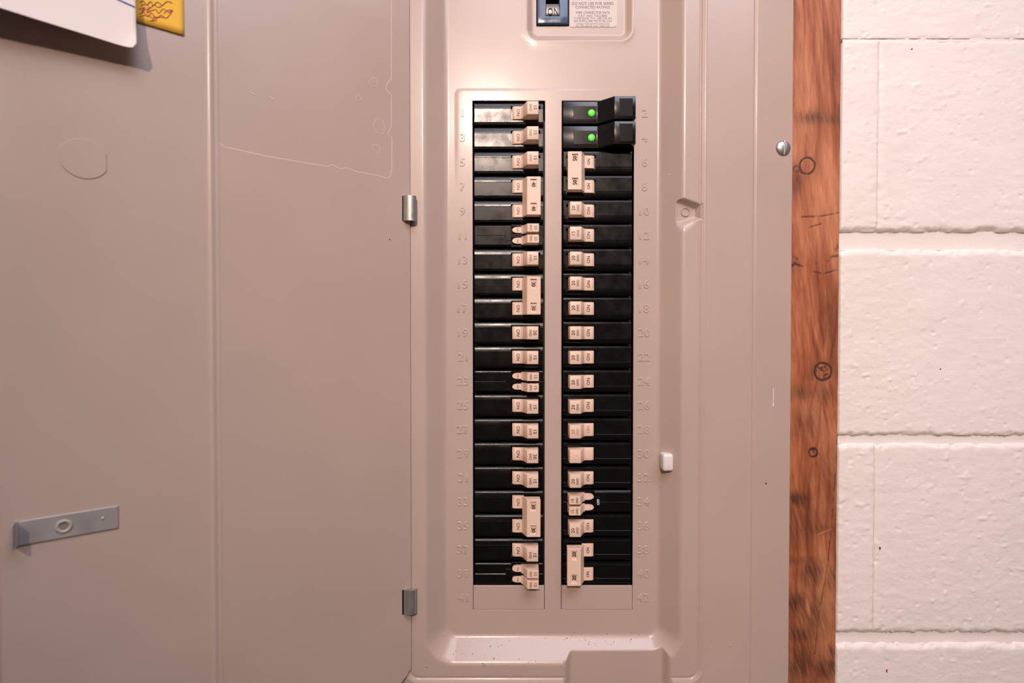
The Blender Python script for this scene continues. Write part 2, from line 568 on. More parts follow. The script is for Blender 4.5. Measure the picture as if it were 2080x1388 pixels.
    # cracks and pencil scratches
    def line(pts, w, amt):
        nonlocal dark
        P_ = [unp(px, py, Ys) for px, py in pts]
        dm = np.full_like(X, 1.0)
        for (ax, az), (bx, bz) in zip(P_[:-1], P_[1:]):
            vx, vz = bx - ax, bz - az
            t = np.clip(((X - ax) * vx + (Z - az) * vz) / (vx * vx + vz * vz), 0, 1)
            dm = np.minimum(dm, np.hypot(X - ax - t * vx, Z - az - t * vz))
        ww = w * (0.5 + 1.0 * vnoise(X * 260, Z * 260, 51))
        dark = np.maximum(dark, amt * np.exp(-(dm / ww) ** 2) * np.clip(vnoise(X * 170, Z * 170, 52) * 2.2 - 0.25, 0, 1))
    line([(1618, 346), (1626, 351), (1634, 352)], 0.0007, 1.0)
    line([(1628, 441), (1665, 440), (1682, 437), (1706, 432)], 0.0006, 0.9)
    line([(1638, 467), (1650, 460), (1668, 455)], 0.0007, 0.8)
    line([(1605, 545), (1615, 536), (1630, 542), (1645, 540), (1660, 534)], 0.0012, 0.95)
    line([(1612, 522), (1620, 527)], 0.0012, 0.8)
    line([(1652, 552), (1672, 557), (1695, 550), (1706, 549)], 0.0007, 0.85)
    line([(1682, 530), (1690, 522), (1705, 520)], 0.0009, 0.8)
    line([(1698, 505), (1706, 498)], 0.0018, 0.9)
    line([(1702, 880), (1690, 1060), (1682, 1142), (1672, 1200), (1662, 1260), (1655, 1330)], 0.0007, 0.9)
    line([(1605, 862), (1612, 866), (1628, 866)], 0.0006, 0.7)
    line([(1648, 925), (1660, 945)], 0.0006, 0.6)
    line([(1602, 1000), (1618, 1070)], 0.0005, 0.5)
    line([(1705, 215), (1708, 235)], 0.0016, 0.7)
    # pale gouges
    def gouge(p, q, w):
        nonlocal g, dark
        (ax, az), (bx, bz) = unp(*p, Ys), unp(*q, Ys)
        vx, vz = bx - ax, bz - az
        t = np.clip(((X - ax) * vx + (Z - az) * vz) / (vx * vx + vz * vz), 0, 1)
        k = np.exp(-(np.hypot(X - ax - t * vx, Z - az - t * vz) / w) ** 2)
        k = k * np.sqrt(np.clip(1 - np.abs(2 * t - 1), 0, 1)); g = g + 0.55 * k; dark = dark * (1 - 0.8 * k)
    for a in [((1626, 868), (1626, 925), 0.0014), ((1612, 1020), (1627, 1075), 0.0010), ((1638, 1215), (1644, 1255), 0.0014),
              ((1655, 1090), (1690, 1075), 0.0006), ((1676, 1150), (1672, 1190), 0.0009), ((1640, 480), (1655, 520), 0.0006)]:
        gouge(*a)
    Yv = Ys + 0.0004 * dark - 0.0003 * (vnoise(X * 160, Z * 60, 60) - 0.5) - 0.0002 * g
    edge = np.minimum(X - xs[0], xs[-1] - X)
    Yv = Yv + 0.0016 * np.clip(1 - edge / 0.0016, 0, 1) ** 2 * (0.5 + vnoise(X * 10, Z * 60, 61))
    X2 = np.pad(X, 1, mode='edge'); Z2 = np.pad(Z, 1, mode='edge'); Y2 = np.pad(Yv, 1, mode='edge')
    Y2[0, :] = Y2[-1, :] = Y2[:, 0] = Y2[:, -1] = Ys + 0.045
    me = grid_mesh('wooden_stud', X2, Y2, Z2, M_wood)
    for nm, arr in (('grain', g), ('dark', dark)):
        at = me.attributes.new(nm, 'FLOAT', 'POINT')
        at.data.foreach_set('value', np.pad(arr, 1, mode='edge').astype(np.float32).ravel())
    return me


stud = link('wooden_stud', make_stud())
tag(stud, 'reddish brown rough wooden stud with knots between grey panel and white blocks', 'wood stud')

# ------------------------------------------------------------------ electrical panel: cover
ROOT = Vector((0.04, 0.06, PZ_B))
panel = empty('electrical_panel', ROOT)
tag(panel, 'grey enamelled steel breaker panel with its door swung open', 'electrical panel')


def ppart(name, me):
    return link(name, me, panel, -ROOT)


# breaker layout
PITCHZ = 0.0254
ZROW0 = unp(1034, 230, 0)[1]
XC_L = unp(1033.5, 690, 0)[0]
XC_R = unp(1213.5, 690, 0)[0]
HALF_W = 0.0377


def zrow(i):
    return ZROW0 - PITCHZ * i


Z_OPT = zrow(0) + 0.0127
Z_OPB = zrow(20) - 0.0127
Z_FILL = zrow(19) - 0.0124                    # top of the blank fillers


def fillet_ramp(d, w, r):
    def sp(x):
        return np.where(x < -r, 0, np.where(x > r, x, (x + r) ** 2 / (4 * r)))
    return (sp(d) - sp(d - w)) / w


def rr_inside(X, Z, x0, x1, z0, z1, r):
    """inside distance to a rounded rectangle (positive inside)"""
    cx, cz = (x0 + x1) / 2, (z0 + z1) / 2
    qx = np.abs(X - cx) - ((x1 - x0) / 2 - r)
    qz = np.abs(Z - cz) - ((z1 - z0) / 2 - r)
    return -(np.hypot(np.maximum(qx, 0), np.maximum(qz, 0)) + np.minimum(np.maximum(qx, qz), 0) - r)


DX0 = unp(864, 694, -HF)[0]; DX1 = unp(1386, 694, -HF)[0]
DZ0 = unp(1040, 1349, -HF)[1]; DZ1 = 0.49
RZ0 = unp(1400, 1382, -HF)[1]; RZ1 = 0.505
MX0, MX1 = unp(1071, 40, 0)[0], unp(1283, 40, 0)[0]
MZ0 = unp(1170, 81, 0)[1]; MZ1 = MZ0 + 0.125
PKX0, PKX1 = unp(1158, 1350, -0.009)[0], unp(1344, 1350, -0.009)[0]


def poly_inside(X, Z, pts):
    d = np.full_like(X, 1e9)
    n = len(pts)
    for i in range(n):                      # counter-clockwise convex outline
        ax, az = pts[i]; bx, bz = pts[(i + 1) % n]
        ex, ez = bx - ax, bz - az
        l = math.hypot(ex, ez)
        s = ((X - ax) * (-ez) + (Z - az) * ex) / l
        d = np.minimum(d, s)
    return d


STR = [unp(px, py, -0.013) for px, py in ((1367, 405), (1367, 458), (1384, 459), (1421, 447), (1421, 418), (1378, 402))]


def cover_h(X, Z):
    # outer trim, sloping gently back to its edge
    h = np.full_like(X, HT)
    bev0 = unp(1531, 694, -HT)[0]
    h = h - 0.0045 * fillet_ramp(X - bev0, PX_R - bev0, 0.001)
    h = h - 0.0045 * fillet_ramp((PX_L + (PX_R - bev0)) - X, PX_R - bev0, 0.001)
    h = h - 0.0011 * np.exp(-((X - bev0) / 0.0011) ** 2)
    # door rebate with a small groove at its foot
    d = rr_inside(X, Z, X_HINGE - 0.005, X_REB_R, RZ0, RZ1, 0.012)
    h = h - (HT - HF) * fillet_ramp(d + 0.0018, 0.0036, 0.0010) - 0.0007 * np.exp(-((d - 0.0022) / 0.0008) ** 2) + 0.0003 * np.exp(-((d + 0.0025) / 0.001) ** 2)
    # the dish that holds the dead front
    d = rr_inside(X, Z, DX0, DX1, DZ0, DZ1, 0.030)
    hd = HF * (1 - fillet_ramp(d, 0.0188, 0.0028))
    cap = 0.0098 + (HF - 0.0098) * fillet_ramp(-rr_inside(X, Z, PKX0, PKX1, -0.43, DZ0 + 0.03, 0.006), 0.006, 0.0022)
    hd = np.where(Z < DZ0 + 0.028, np.minimum(hd, cap), hd)
    h = np.where(d > -0.0042, np.minimum(h, hd), np.minimum(h, np.where((Z < DZ0 + 0.028) & (cap < HF - 1e-6), cap, 1)))
    # recess round the main breaker
    d = rr_inside(X, Z, MX0, MX1, MZ0, MZ1, 0.012)
    h = h - 0.0042 * fillet_ramp(d, 0.0055, 0.0020) + 0.0005 * np.exp(-((d + 0.001) / 0.003) ** 2)
    # low embossed field round the breakers
    xe0, _ = unp(925, 200, 0); _, ze = unp(1000, 181, 0)
    d = rr_inside(X, Z, xe0, 0.148, Z_OPB - 0.012, ze, 0.006)
    h = h + 0.00035 * fillet_ramp(d, 0.0012, 0.0008) * np.clip((Z - 0.15) / 0.05, 0, 1) * np.clip((0.11 - X) / 0.06, 0, 1)
    # strike pocket for the latch
    d = poly_inside(X, Z, STR)
    h = np.minimum(h, np.where(d > -0.001, HF - 0.0066 * fillet_ramp(d, 0.0042, 0.0010), 1))
    # hand-formed sheet is never quite flat
    h = h + 0.00020 * (vnoise(X * 13, Z * 8, 71) - 0.5)
    return h


def lines(lo, hi, base, zones, extra):
    out = [lo]
    while out[-1] < hi:
        s = base
        for a, b, st in zones:
            if a <= out[-1] <= b:
                s = min(s, st)
        out.append(out[-1] + s)
    out[-1] = hi
    arr = [v for v in out if all(abs(v - e) > 0.00035 for e in extra)]
    return np.array(sorted(arr + list(extra)))


OL0, OL1 = XC_L - HALF_W, XC_L + HALF_W
OR0, OR1 = XC_R - HALF_W, XC_R + HALF_W
MBX0, MBX1 = unp(1089.5, 30, 0.004)[0], unp(1156, 30, 0.004)[0]
MBZ0, MBZ1 = unp(1120, 53.5, 0.004)[1], unp(1120, 53.5, 0.004)[1] + 0.075
xs = lines(PX_L, PX_R, 0.003,
           [(DX0 - 0.006, DX0 + 0.03, 0.0009), (DX1 - 0.03, DX1 + 0.006, 0.0008), (X_REB_R - 0.006, X_REB_R + 0.006, 0.0005),
            (unp(1531, 694, -HT)[0] - 0.004, unp(1531, 694, -HT)[0] + 0.004, 0.0006), (MX0 - 0.004, MX0 + 0.012, 0.0007),
            (MX1 - 0.012, MX1 + 0.004, 0.0007), (PKX0 - 0.008, PKX0 + 0.004, 0.0007), (PKX1 - 0.004, PKX1 + 0.01, 0.0007),
            (DX1 - 0.008, X_REB_R, 0.0006), (X_HINGE - 0.01, X_HINGE + 0.002, 0.0008)],
           [v + e for v in (OL0, OL1, OR0, OR1, MBX0, MBX1) for e in (-0.0004, 0, 0.0004)] + [PX_L + 0.0004, PX_R - 0.0004])
zs = lines(PZ_B, PZ_T, 0.005,
           [(RZ0 - 0.006, RZ0 + 0.016, 0.0008), (DZ0 - 0.006, DZ0 + 0.05, 0.0009), (MZ0 - 0.004, MZ0 + 0.015, 0.0006),
            (unp(0, 464, 0)[1], unp(0, 398, 0)[1], 0.0006), (unp(0, 212, 0)[1], unp(0, 175, 0)[1], 0.0006)],
           [v + e for v in (Z_OPT, Z_OPB, MBZ0, MBZ1) for e in (-0.0004, 0, 0.0004)])
X, Z = np.meshgrid(xs, zs)
h = cover_h(X, Z)
xc = (X[:-1, :-1] + X[1:, 1:]) / 2; zc = (Z[:-1, :-1] + Z[1:, 1:]) / 2
hole = ((xc > OL0) & (xc < OL1) | (xc > OR0) & (xc < OR1)) & (zc > Z_OPB) & (zc < Z_OPT)
hole |= (xc > MBX0) & (xc < MBX1) & (zc > MBZ0) & (zc < MBZ1)
hp = np.pad(h, 1, mode='edge')
hp[0, :] = hp[-1, :] = hp[:, 0] = hp[:, -1] = -Y_WALL + 0.0012
X2, Z2 = np.pad(X, 1, mode='edge'), np.pad(Z, 1, mode='edge')
me = grid_mesh('cover', X2, -hp, Z2, M_paint, keep=~np.pad(hole, 1, mode='constant'))
cover = ppart('cover', me)
sol = cover.modifiers.new('sheet', 'SOLIDIFY')
sol.thickness = 0.0012
sol.offset = -1

# enclosure behind the cover
mb = MB()
bx0, bx1, bz0, bz1 = PX_L + 0.02, SX0 - 0.004, PZ_B + 0.02, PZ_T - 0.02
for a in ((bx0, bx1, 0.058, 0.060, bz0, bz1), (bx0, bx0 + 0.001, 0.001, 0.06, bz0, bz1), (bx1 - 0.001, bx1, 0.001, 0.06, bz0, bz1),
          (bx0, bx1, 0.001, 0.06, bz0, bz0 + 0.001), (bx0, bx1, 0.001, 0.06, bz1 - 0.001, bz1)):
    mb.box(*a)
ppart('enclosure_box', mb.mesh('enclosure_box', M_dark))
mb = MB()
mb.box(OL0 - 0.01, OR1 + 0.01, 0.0262, 0.030, Z_OPB, Z_OPT)
ppart('mounting_rail', mb.mesh('mounting_rail', M_dark))

# blank fillers in the last two places
for xc_ in (XC_L, XC_R):
    mb = MB()
    mb.box(xc_ - HALF_W + 0.0005, xc_ + HALF_W - 0.0005, -0.0006, 0.0015, Z_OPB + 0.0006, Z_FILL)
    ppart('blank_filler', mb.mesh('blank_filler', M_paint, bevel=0.0003))

# ------------------------------------------------------------------ text
_txt = {}


def text_raw(s, size, extrude, offset=0.0, spacing=1.0, narrow=1.0, bevel=0.0):
    key = (s, size, extrude, offset, spacing, narrow, bevel)
    if key in _txt:
        return _txt[key]
    c = bpy.data.curves.new('lettering', 'FONT')
    c.body = s
    c.size = 1.0
    c.extrude = extrude / size
    c.bevel_depth = bevel / size
    c.bevel_resolution = 1 if bevel else 0
    c.offset = offset
    c.space_character = spacing
    c.resolution_u = 3
    c.align_x = 'LEFT'
    o = bpy.data.objects.new('lettering', c)
    COL.objects.link(o)
    bpy.context.view_layer.update()
    me = bpy.data.meshes.new_from_object(o.evaluated_get(bpy.context.evaluated_depsgraph_get()))
    bpy.data.objects.remove(o)
    bpy.data.curves.remove(c)
    n = len(me.vertices)
    co = np.empty(n * 3, np.float32); me.vertices.foreach_get('co', co)
    co = co.reshape(-1, 3)
    if n:
        co[:, :2] -= (co[:, :2].max(0) + co[:, :2].min(0)) / 2
    co *= size
    co[:, 0] *= narrow
    me.vertices.foreach_set('co', co.ravel())
    me.materials.clear()
    _txt[key] = me
    return me


def place_text(me0, mat, x, h, z, mode='up', name='lettering'):
    """bake a text mesh at (x, z), lying at height h; mode 'down' reads downwards"""
    me = me0.copy()
    me.name = name
    n = len(me.vertices)
    co = np.empty(n * 3, np.float32); me.vertices.foreach_get('co', co)
    co = co.reshape(-1, 3)
    out = np.empty_like(co)
    if mode == 'up':
        out[:, 0] = co[:, 0]; out[:, 2] = co[:, 1]
    else:
        out[:, 0] = co[:, 1]; out[:, 2] = -co[:, 0]
    out[:, 1] = -co[:, 2]
    out += np.array([x, -h, z], np.float32)
    me.vertices.foreach_set('co', out.ravel())
    me.materials.clear()
    me.materials.append(mat)
    me.update()
    return me


def join_mesh(meshes, name, mat):
    V_, F_ = [], []
    for m_ in meshes:
        o = len(V_)
        V_ += [tuple(v.co) for v in m_.vertices]
        F_ += [tuple(i + o for i in p.vertices) for p in m_.polygons]
    me_ = bpy.data.meshes.new(name)
    me_.from_pydata(V_, [], F_)
    me_.materials.append(mat)
    me_.update()
    return me_


# embossed slot numbers beside the breakers
for i in range(21):
    z = zrow(i)
    for num, px in ((2 * i + 1, 940), (2 * i + 2, 1308)):
        x = unp(px, 694, 0)[0]
        t = text_raw(str(num), 0.0118, 0.00010, 0.0, 1.12, 1.0, 0.00040)
        hh = float(cover_h(np.array([[x]]), np.array([[z]]))[0, 0])
        ppart('embossed_number', place_text(t, M_paint, x, hh, z, name='embossed_number'))

# ------------------------------------------------------------------ door
TH = math.atan(F / 1400.0)                     # swing of the door out of the cover plane
HX, HY = X_HINGE - 0.0002, -HF - 0.0022
DS, DC = math.sin(TH), math.cos(TH)


def door_pt(s, o, z):
    """s along the door from the hinge, o out of its face, z up"""
    return (HX - s * DC + o * DS, HY - s * DS - o * DC, z)


def door_unp(px, py, o=0.0):
    """pixel -> (s, z) on the door face lifted by o"""
    a = (px - W / 2) / F; b = (H / 2 - py) / F
    d = Vector((a, math.cos(PITCH) + b * math.sin(PITCH), -math.sin(PITCH) + b * math.cos(PITCH)))
    n = Vector((DS, -DC, 0))
    p0 = Vector(door_pt(0, o, 0))
    c = Vector((0, -D, 0))
    t = (p0 - c).dot(n) / d.dot(n)
    q = c + d * t
    s = (q - p0).dot(Vector((-DC, -DS, 0)))
    return s, q.z


def to_door(mb):
    """mesh built with x = -s, y = -out, z up  ->  world"""
    mb.v = [door_pt(-x, -y, z) for x, y, z in mb.v]
    return mb


S_BEAD = door_unp(432, 694)[0]
S_EDGE = door_unp(-14, 694)[0]
ZD0, ZD1 = RZ0 + 0.002, RZ1 - 0.002
zch = door_unp(834, 1362)[1]
prof = []
for s in np.concatenate([[0.0, 0.0003], np.linspace(0.0008, S_BEAD - 0.0075, 12), np.linspace(S_BEAD - 0.007, S_BEAD + 0.007, 37),
                         np.linspace(S_BEAD + 0.0075, S_EDGE - 0.004, 12), S_EDGE - 0.004 + 0.004 * np.sin(np.linspace(0.15, math.pi / 2, 8))]):
    o = 0.0008 * math.exp(-((s - S_BEAD) / 0.0019) ** 2) + 0.0002 * math.exp(-((s - S_BEAD + 0.0046) / 0.0012) ** 2)
    if s > S_EDGE - 0.004:
        o -= 0.004 - math.sqrt(max(0, 0.004 ** 2 - (s - S_EDGE + 0.004) ** 2))
    prof.append((s, o))
prof.append((S_EDGE, -0.012))
zz = np.array([ZD0, ZD0 + 0.002, ZD0 + 0.006, ZD0 + 0.012, -0.30, -0.15, 0, 0.15, 0.3, ZD1])
S_ = np.array([p[0] for p in prof]); O_ = np.array([p[1] for p in prof])
SS, ZZ = np.meshgrid(S_, zz)
OO = np.tile(O_, (len(zz), 1))
# chamfered lower hinge corner: slide the first columns
cut = np.clip((zch - ZZ) / (zch - ZD0 + 1e-6), 0, 1) * 0.012
SS = np.where(SS < 0.05, cut + SS * (0.05 - cut) / 0.05, SS)
XX = HX - SS * DC + OO * DS
YY = HY - SS * DS - OO * DC
me = grid_mesh('door', XX, YY, ZZ, M_doorpaint, flip=True)
door = ppart('door', me)
sol = door.modifiers.new('sheet', 'SOLIDIFY')
sol.thickness = 0.0012
sol.offset = -1


def dpart(name, me):
    o = link(name, me, door)
    return o


# embossed knockout disc with flat flanks
s0, z0 = door_unp(171, 323)
mb = MB()
R, FL = 0.0142, 0.0128
pts = []
for k in range(64):
    a = 2 * math.pi * k / 64
    pts.append((max(-FL, min(FL, R * math.cos(a))), R * math.sin(a)))
mb.prism_out([(-s0 + x, z0 + z) for x, z in pts], -0.0004, 0.00055)
dpart('knockout_disc', to_door(mb).mesh('knockout_disc', M_doorpaint, bevel=0.0004, seg=1))

# outline and spots of glue left by a torn-off label
def glue_line(pxs, r):
    pts_ = [door_unp(*p) for p in pxs]
    mb_ = MB()
    fine = []
    for (a, b), (c, d) in zip(pts_[:-1], pts_[1:]):
        n_ = max(2, int(math.hypot(c - a, d - b) / 0.003))
        for k in range(n_):
            t = k / n_
            fine.append((a + (c - a) * t + random.uniform(-1, 1) * 0.00008, b + (d - b) * t + random.uniform(-1, 1) * 0.00008))
    fine.append(pts_[-1])
    mb_.tube([(-s, 0.0001, z) for s, z in fine], r, 6, 0.3)
    return to_door(mb_).mesh('glue_outline', M_adhesive, smooth=True)


dpart('glue_outline', glue_line([(795, -40), (795, 160), (786, 170), (784, 182), (795, 192), (795, 256), (788, 272), (796, 280), (796, 345), (793, 358), (788, 362),
                                 (766, 357), (722, 348), (706, 341), (690, 343), (675, 334), (664, 338), (620, 331), (540, 317), (455, 298), (445, 288), (444, 270), (444, 60), (444, -40)], 0.00058))


def blob(px, py, rx, rz, mat, rot=0.0, seed=0, ring=True):
    s_, z_ = door_unp(px, py)
    r_ = random.Random(seed)
    ph = [r_.uniform(0, 6.28) for _ in range(3)]
    out = []
    for k in range(36):
        a = 2 * math.pi * k / 36
        q = 1 + 0.10 * math.sin(2 * a + ph[0]) + 0.06 * math.sin(3 * a + ph[1]) + 0.04 * math.sin(5 * a + ph[2])
        x, z = rx * q * math.cos(a), rz * q * math.sin(a)
        out.append((-s_ + x * math.cos(rot) - z * math.sin(rot), z_ + x * math.sin(rot) + z * math.cos(rot)))
    mb_ = MB(); mb_.prism_out(out, -0.0002, 0.00012)
    dpart('glue_spot', to_door(mb_).mesh('glue_spot', mat))
    mb_ = MB(); mb_.tube([(x, -0.0001, z) for x, z in out + out[:1]], 0.00028, 5, 0.4)
    dpart('glue_spot_rim', to_door(mb_).mesh('glue_spot_rim', M_adhesive, smooth=True))


blob(759, 167, 0.0040, 0.0042, M_adhesive2, 0.3, 1)
blob(770, 257, 0.0062, 0.0068, M_adhesive2, 0.5, 2)
blob(728, 199, 0.0026, 0.0030, M_doorpaint, 0.0, 3)
blob(764, 302, 0.0034, 0.0042, M_adhesive2, 0.4, 4)
for px, py in ((512, 190), (551, 200)):
    s_, z_ = door_unp(px, py)
    mb = MB(); mb.tube([(-s_ - 0.0018, -0.0001, z_ + 0.0006), (-s_, -0.0001, z_), (-s_ + 0.002, -0.0001, z_ - 0.0008)], 0.0005, 6, 0.4)
    dpart('glue_fleck', to_door(mb).mesh('glue_fleck', M_adhesive, smooth=True))

# latch strip on the door: plate, bent tab, eyelet
sa, za = door_unp(38, 1086, 0.001)
sb, zb = door_unp(240, 1049, 0.001)
zl = (za + zb) / 2
HLZ = 0.0083
mb = MB()
mb.box(-sa, -sb, -0.0013, -0.0001, zl - HLZ, zl + HLZ)
dpart('latch_plate', to_door(mb).mesh('latch_plate', M_steeldk, bevel=0.0004))
mb = MB()
n = 8
outer, inner = [], []
for k in range(n + 1):
    a = math.pi / 2 * k / n
    outer.append((-sa - 0.0030 * math.sin(a), 0.0001 + 0.0030 * (1 - math.cos(a))))
    inner.append((-sa - 0.0018 * math.sin(a), 0.0013 + 0.0018 * (1 - math.cos(a))))
outer.append((-sa - 0.0030, 0.0125)); inner.append((-sa - 0.0018, 0.0125))
mb.prism_z(outer + inner[::-1], zl - HLZ, zl + HLZ)
dpart('latch_tab', to_door(mb).mesh('latch_tab', M_steeldk, smooth=True))
se, ze = door_unp(130, 1069, 0.001)
mb = MB()
mb.lathe([(0.0046, 0.0012), (0.0046, 0.0020), (0.0041, 0.0026), (0.0035, 0.0026), (0.0030, 0.0019), (0.0028, 0.0013)], -se, ze, 32)
dpart('latch_eyelet', to_door(mb).mesh('latch_eyelet', M_drum_light, smooth=True))
sm, zm = door_unp(209, 1053, 0.001)
mb = MB(); mb.lathe([(0.0012, 0.0012), (0.0010, 0.0017), (0.0004, 0.0020)], -sm, zm, 16)
dpart('latch_dimple', to_door(mb).mesh('latch_dimple', M_steeldk, smooth=True))

# hinges: rolled steel knuckles in dark slots
for py in (424, 1222):
    xh, zh = unp(832, py, HY - 0.004)
    xs_ = unp(816, py, HY)[0]
    mb = MB()
    R1, R0, HL = 0.0066, 0.0054, 0.0124
    o_, i_ = [], []
    for k in range(15):
        a = math.radians(-25 + 215 * k / 14)
        o_.append((xh + R1 * math.cos(a), -HY + 0.0036 + 0.62 * R1 * math.sin(a)))
        i_.append((xh + R0 * math.cos(a), -HY + 0.0036 + 0.62 * R0 * math.sin(a)))
    mb.prism_z(o_ + i_[::-1], zh - HL, zh + HL)
    mb.prism_z(i_ + [], zh + HL - 0.001, zh + HL - 0.0004)
    ppart('hinge', mb.mesh('hinge', M_steel, smooth=True))
    sh = door_unp(819, py)[0]
    mb = MB(); mb.box(-sh - 0.0012, -sh + 0.0010, -0.0004, 0.0006, zh - HL, zh + HL)
    ppart('hinge_slot', to_door(mb).mesh('hinge_slot', M_dark))

# ------------------------------------------------------------------ small parts of the cover
# cover screw: slotted dome
xs_, zs_ = unp(1590, 301, -0.016)
rr = np.linspace(0, 0.0077, 26); aa = np.linspace(0, 2 * math.pi, 97)
RR, AA = np.meshgrid(rr, aa)
XX = RR * np.cos(AA); ZZ = RR * np.sin(AA)
hh = 0.0036 * np.sqrt(np.clip(1 - (RR / 0.00785) ** 2, 0, 1))
slot = np.abs(XX - 0.0006) < 0.00075
hh = np.where(slot, np.minimum(hh, 0.0014), hh)
hb = float(cover_h(np.array([[xs_]]), np.array([[zs_]]))[0, 0])
ppart('cover_screw', grid_mesh('cover_screw', XX + xs_, -(hb - 0.0002) - hh, ZZ + zs_, M_steel, flip=True))
# strike rivet
x_, z_ = unp(1392, 431, -0.0115)
mb = MB(); mb.lathe([(0.0047, 0.0108), (0.0047, 0.0119), (0.0042, 0.0124), (0.0034, 0.0119), (0.0030, 0.0108)], x_, z_, 28)
ppart('strike_rivet', mb.mesh('strike_rivet', M_paint, smooth=True))
# nylon door bumper
x_, z_ = unp(1354, 938, -0.009)
mb = MB(); mb.box(x_ - 0.0055, x_ + 0.0055, -0.0155, -0.001, z_ - 0.0088, z_ + 0.0088)
bme = mb.mesh('door_bumper', M_bumper, bevel=0.0026, seg=4, angle=0.6)
ppart('door_bumper', bme)

# printed label beside the main switch
lx0, lz0 = unp(1157, 55.5, 0.0042); lx1, _ = unp(1253, 55.5, 0.0042)
pts = []
R = 0.004
for cx, cz, a0 in ((lx1 - R, lz0 + R, -90), (lx1 - R, lz0 + 0.105 - R, 0)):
    for k in range(7):
        a = math.radians(a0 + 15 * k)
        pts.append((cx + R * math.cos(a), cz + R * math.sin(a)))
pts += [(lx0, lz0 + 0.105), (lx0, lz0)]
mb = MB(); mb.prism_out(pts, -0.0045, -0.0037)
label = ppart('warning_label', mb.mesh('warning_label', M_sticker))
label['label'] = 'cream printed wiring label'
rows = [('DO NOT USE FOR SERIES', 7, 84, 7.2, 1.05), ('CONNECTED RATINGS', 14.5, 69, 6.6, 1.05), ('WIRE CONNECTOR DATA', 25.5, 69, 6.2, 1.0),
        ('CAT. NO. TA22800', 32, 58, 5.2, 1.0), ('TORQUE TO 180 LB-IN', 37.5, 76, 5.2, 1.0), ('3/0 AWG-300 MCM AL-CU', 42.5, 76, 5.2, 1.0),
        ('SUITABLE FOR USE WITH WIRE RATED', 48.5, 68, 3.8, 1.0), ('60C OR ABOVE  8 IN.  AND 75C', 53, 68, 3.4, 1.0)]
ms = []
for s, py, wpx, hpx, sp in rows:
    x_, z_ = unp(1204, py, 0.0035)
    mm = 1000 * 0.556 / F / 1000
    t = text_raw(s, 1.0, 0.00001, 0.0, 1.0)
    co = np.array([v.co for v in t.vertices])
    w0, h0 = co[:, 0].max() - co[:, 0].min(), co[:, 1].max() - co[:, 1].min()
    t2 = t.copy()
    for v in t2.vertices:
        v.co.x *= wpx * mm / w0; v.co.y *= hpx * 0.82 * mm / h0; v.co.z *= 1.0
    ms.append(place_text(t2, M_labelink, x_, -0.00366, z_))
link('lettering', join_mesh(ms, 'lettering', M_labelink), label)

# ------------------------------------------------------------------ main breaker switch
mbx, mbz = (MBX0 + MBX1) / 2, (MBZ0 + MBZ1) / 2
main = empty('main_breaker', (mbx, 0.0262, mbz))
tag(main, 'large blue-black main switch marked ON beside the cream label', 'main breaker')
ML = Vector((-mbx, -0.0262, -mbz))
wx0, wz0 = unp(1109, 32.5, 0.002); wx1, _ = unp(1136, 32.5, 0.002)
wz1 = wz0 + 0.032
mb = MB()
b0x, b1x, b0z, b1z = MBX0 + 0.0008, MBX1 - 0.0012, MBZ0 + 0.0012, MBZ1 - 0.001
for a in ((b0x, wx0, b0z, b1z), (wx1, b1x, b0z, b1z), (wx0, wx1, b0z, wz0), (wx0, wx1, wz1, b1z)):
    mb.box(a[0], a[1], 0.0022, 0.026, a[2], a[3])
me = bpy.data.meshes.new('body')
bm = bmesh.new()
# frame built as a grid so that the window is a clean hole
gx = [b0x, wx0, wx1, b1x]; gz = [b0z, wz0, wz1, b1z]
def ring_faces(bm, y, flip):
    vv = [[bm.verts.new((x, y, z)) for x in gx] for z in gz]
    for r in range(3):
        for c in range(3):
            if r == 1 and c == 1:
                continue
            q = [vv[r][c], vv[r][c + 1], vv[r + 1][c + 1], vv[r + 1][c]]
            bm.faces.new(q if not flip else q[::-1])
    return vv
va = ring_faces(bm, 0.0012, False); vb = ring_faces(bm, 0.0258, True)
def wallq(a, b, c, d):
    bm.faces.new((a, b, c, d))
for k in range(3):
    wallq(va[0][k], vb[0][k], vb[0][k + 1], va[0][k + 1]); wallq(va[3][k + 1], vb[3][k + 1], vb[3][k], va[3][k])
    wallq(va[k + 1][0], vb[k + 1][0], vb[k][0], va[k][0]); wallq(va[k][3], vb[k][3], vb[k + 1][3], va[k + 1][3])
wallq(va[1][1], va[1][2], vb[1][2], vb[1][1]); wallq(va[2][2], va[2][1], vb[2][1], vb[2][2])
wallq(va[1][2], va[2][2], vb[2][2], vb[1][2]); wallq(va[2][1], va[1][1], vb[1][1], vb[2][1])
bmesh.ops.recalc_face_normals(bm, faces=bm.faces)
es = [e for e in bm.edges if e.calc_face_angle(0) > 0.5 and all(abs(v.co.y - 0.0012) < 1e-6 for v in e.verts)]
es += [e for e in bm.edges if e.verts[0].co.xz == e.verts[1].co.xz and e.verts[0].co.x in (b0x, b1x)]
bmesh.ops.bevel(bm, geom=es, offset=0.0011, segments=3, affect='EDGES', profile=0.5)
for f in bm.faces:
    f.smooth = True
for e in bm.edges:
    if e.calc_face_angle(0) > 0.6:
        e.smooth = False
bm.to_mesh(me); bm.free(); me.materials.append(M_blue)
link('body', me, main, ML)
mb = MB()
n = 14
cz = wz0 + 0.004
prof = [(cz + 0.0135 * math.sin(a), -0.0145 + 0.0140 * math.cos(a)) for a in np.linspace(-0.35, 1.4, n)]
prof = [(wz0 + 0.0002, -0.02)] + [(max(z, wz0 + 0.0002), hh_) for z, hh_ in prof] + [(prof[-1][0], -0.02)]
mb.prism_x(prof, wx0 + 0.0003, wx1 - 0.0003)
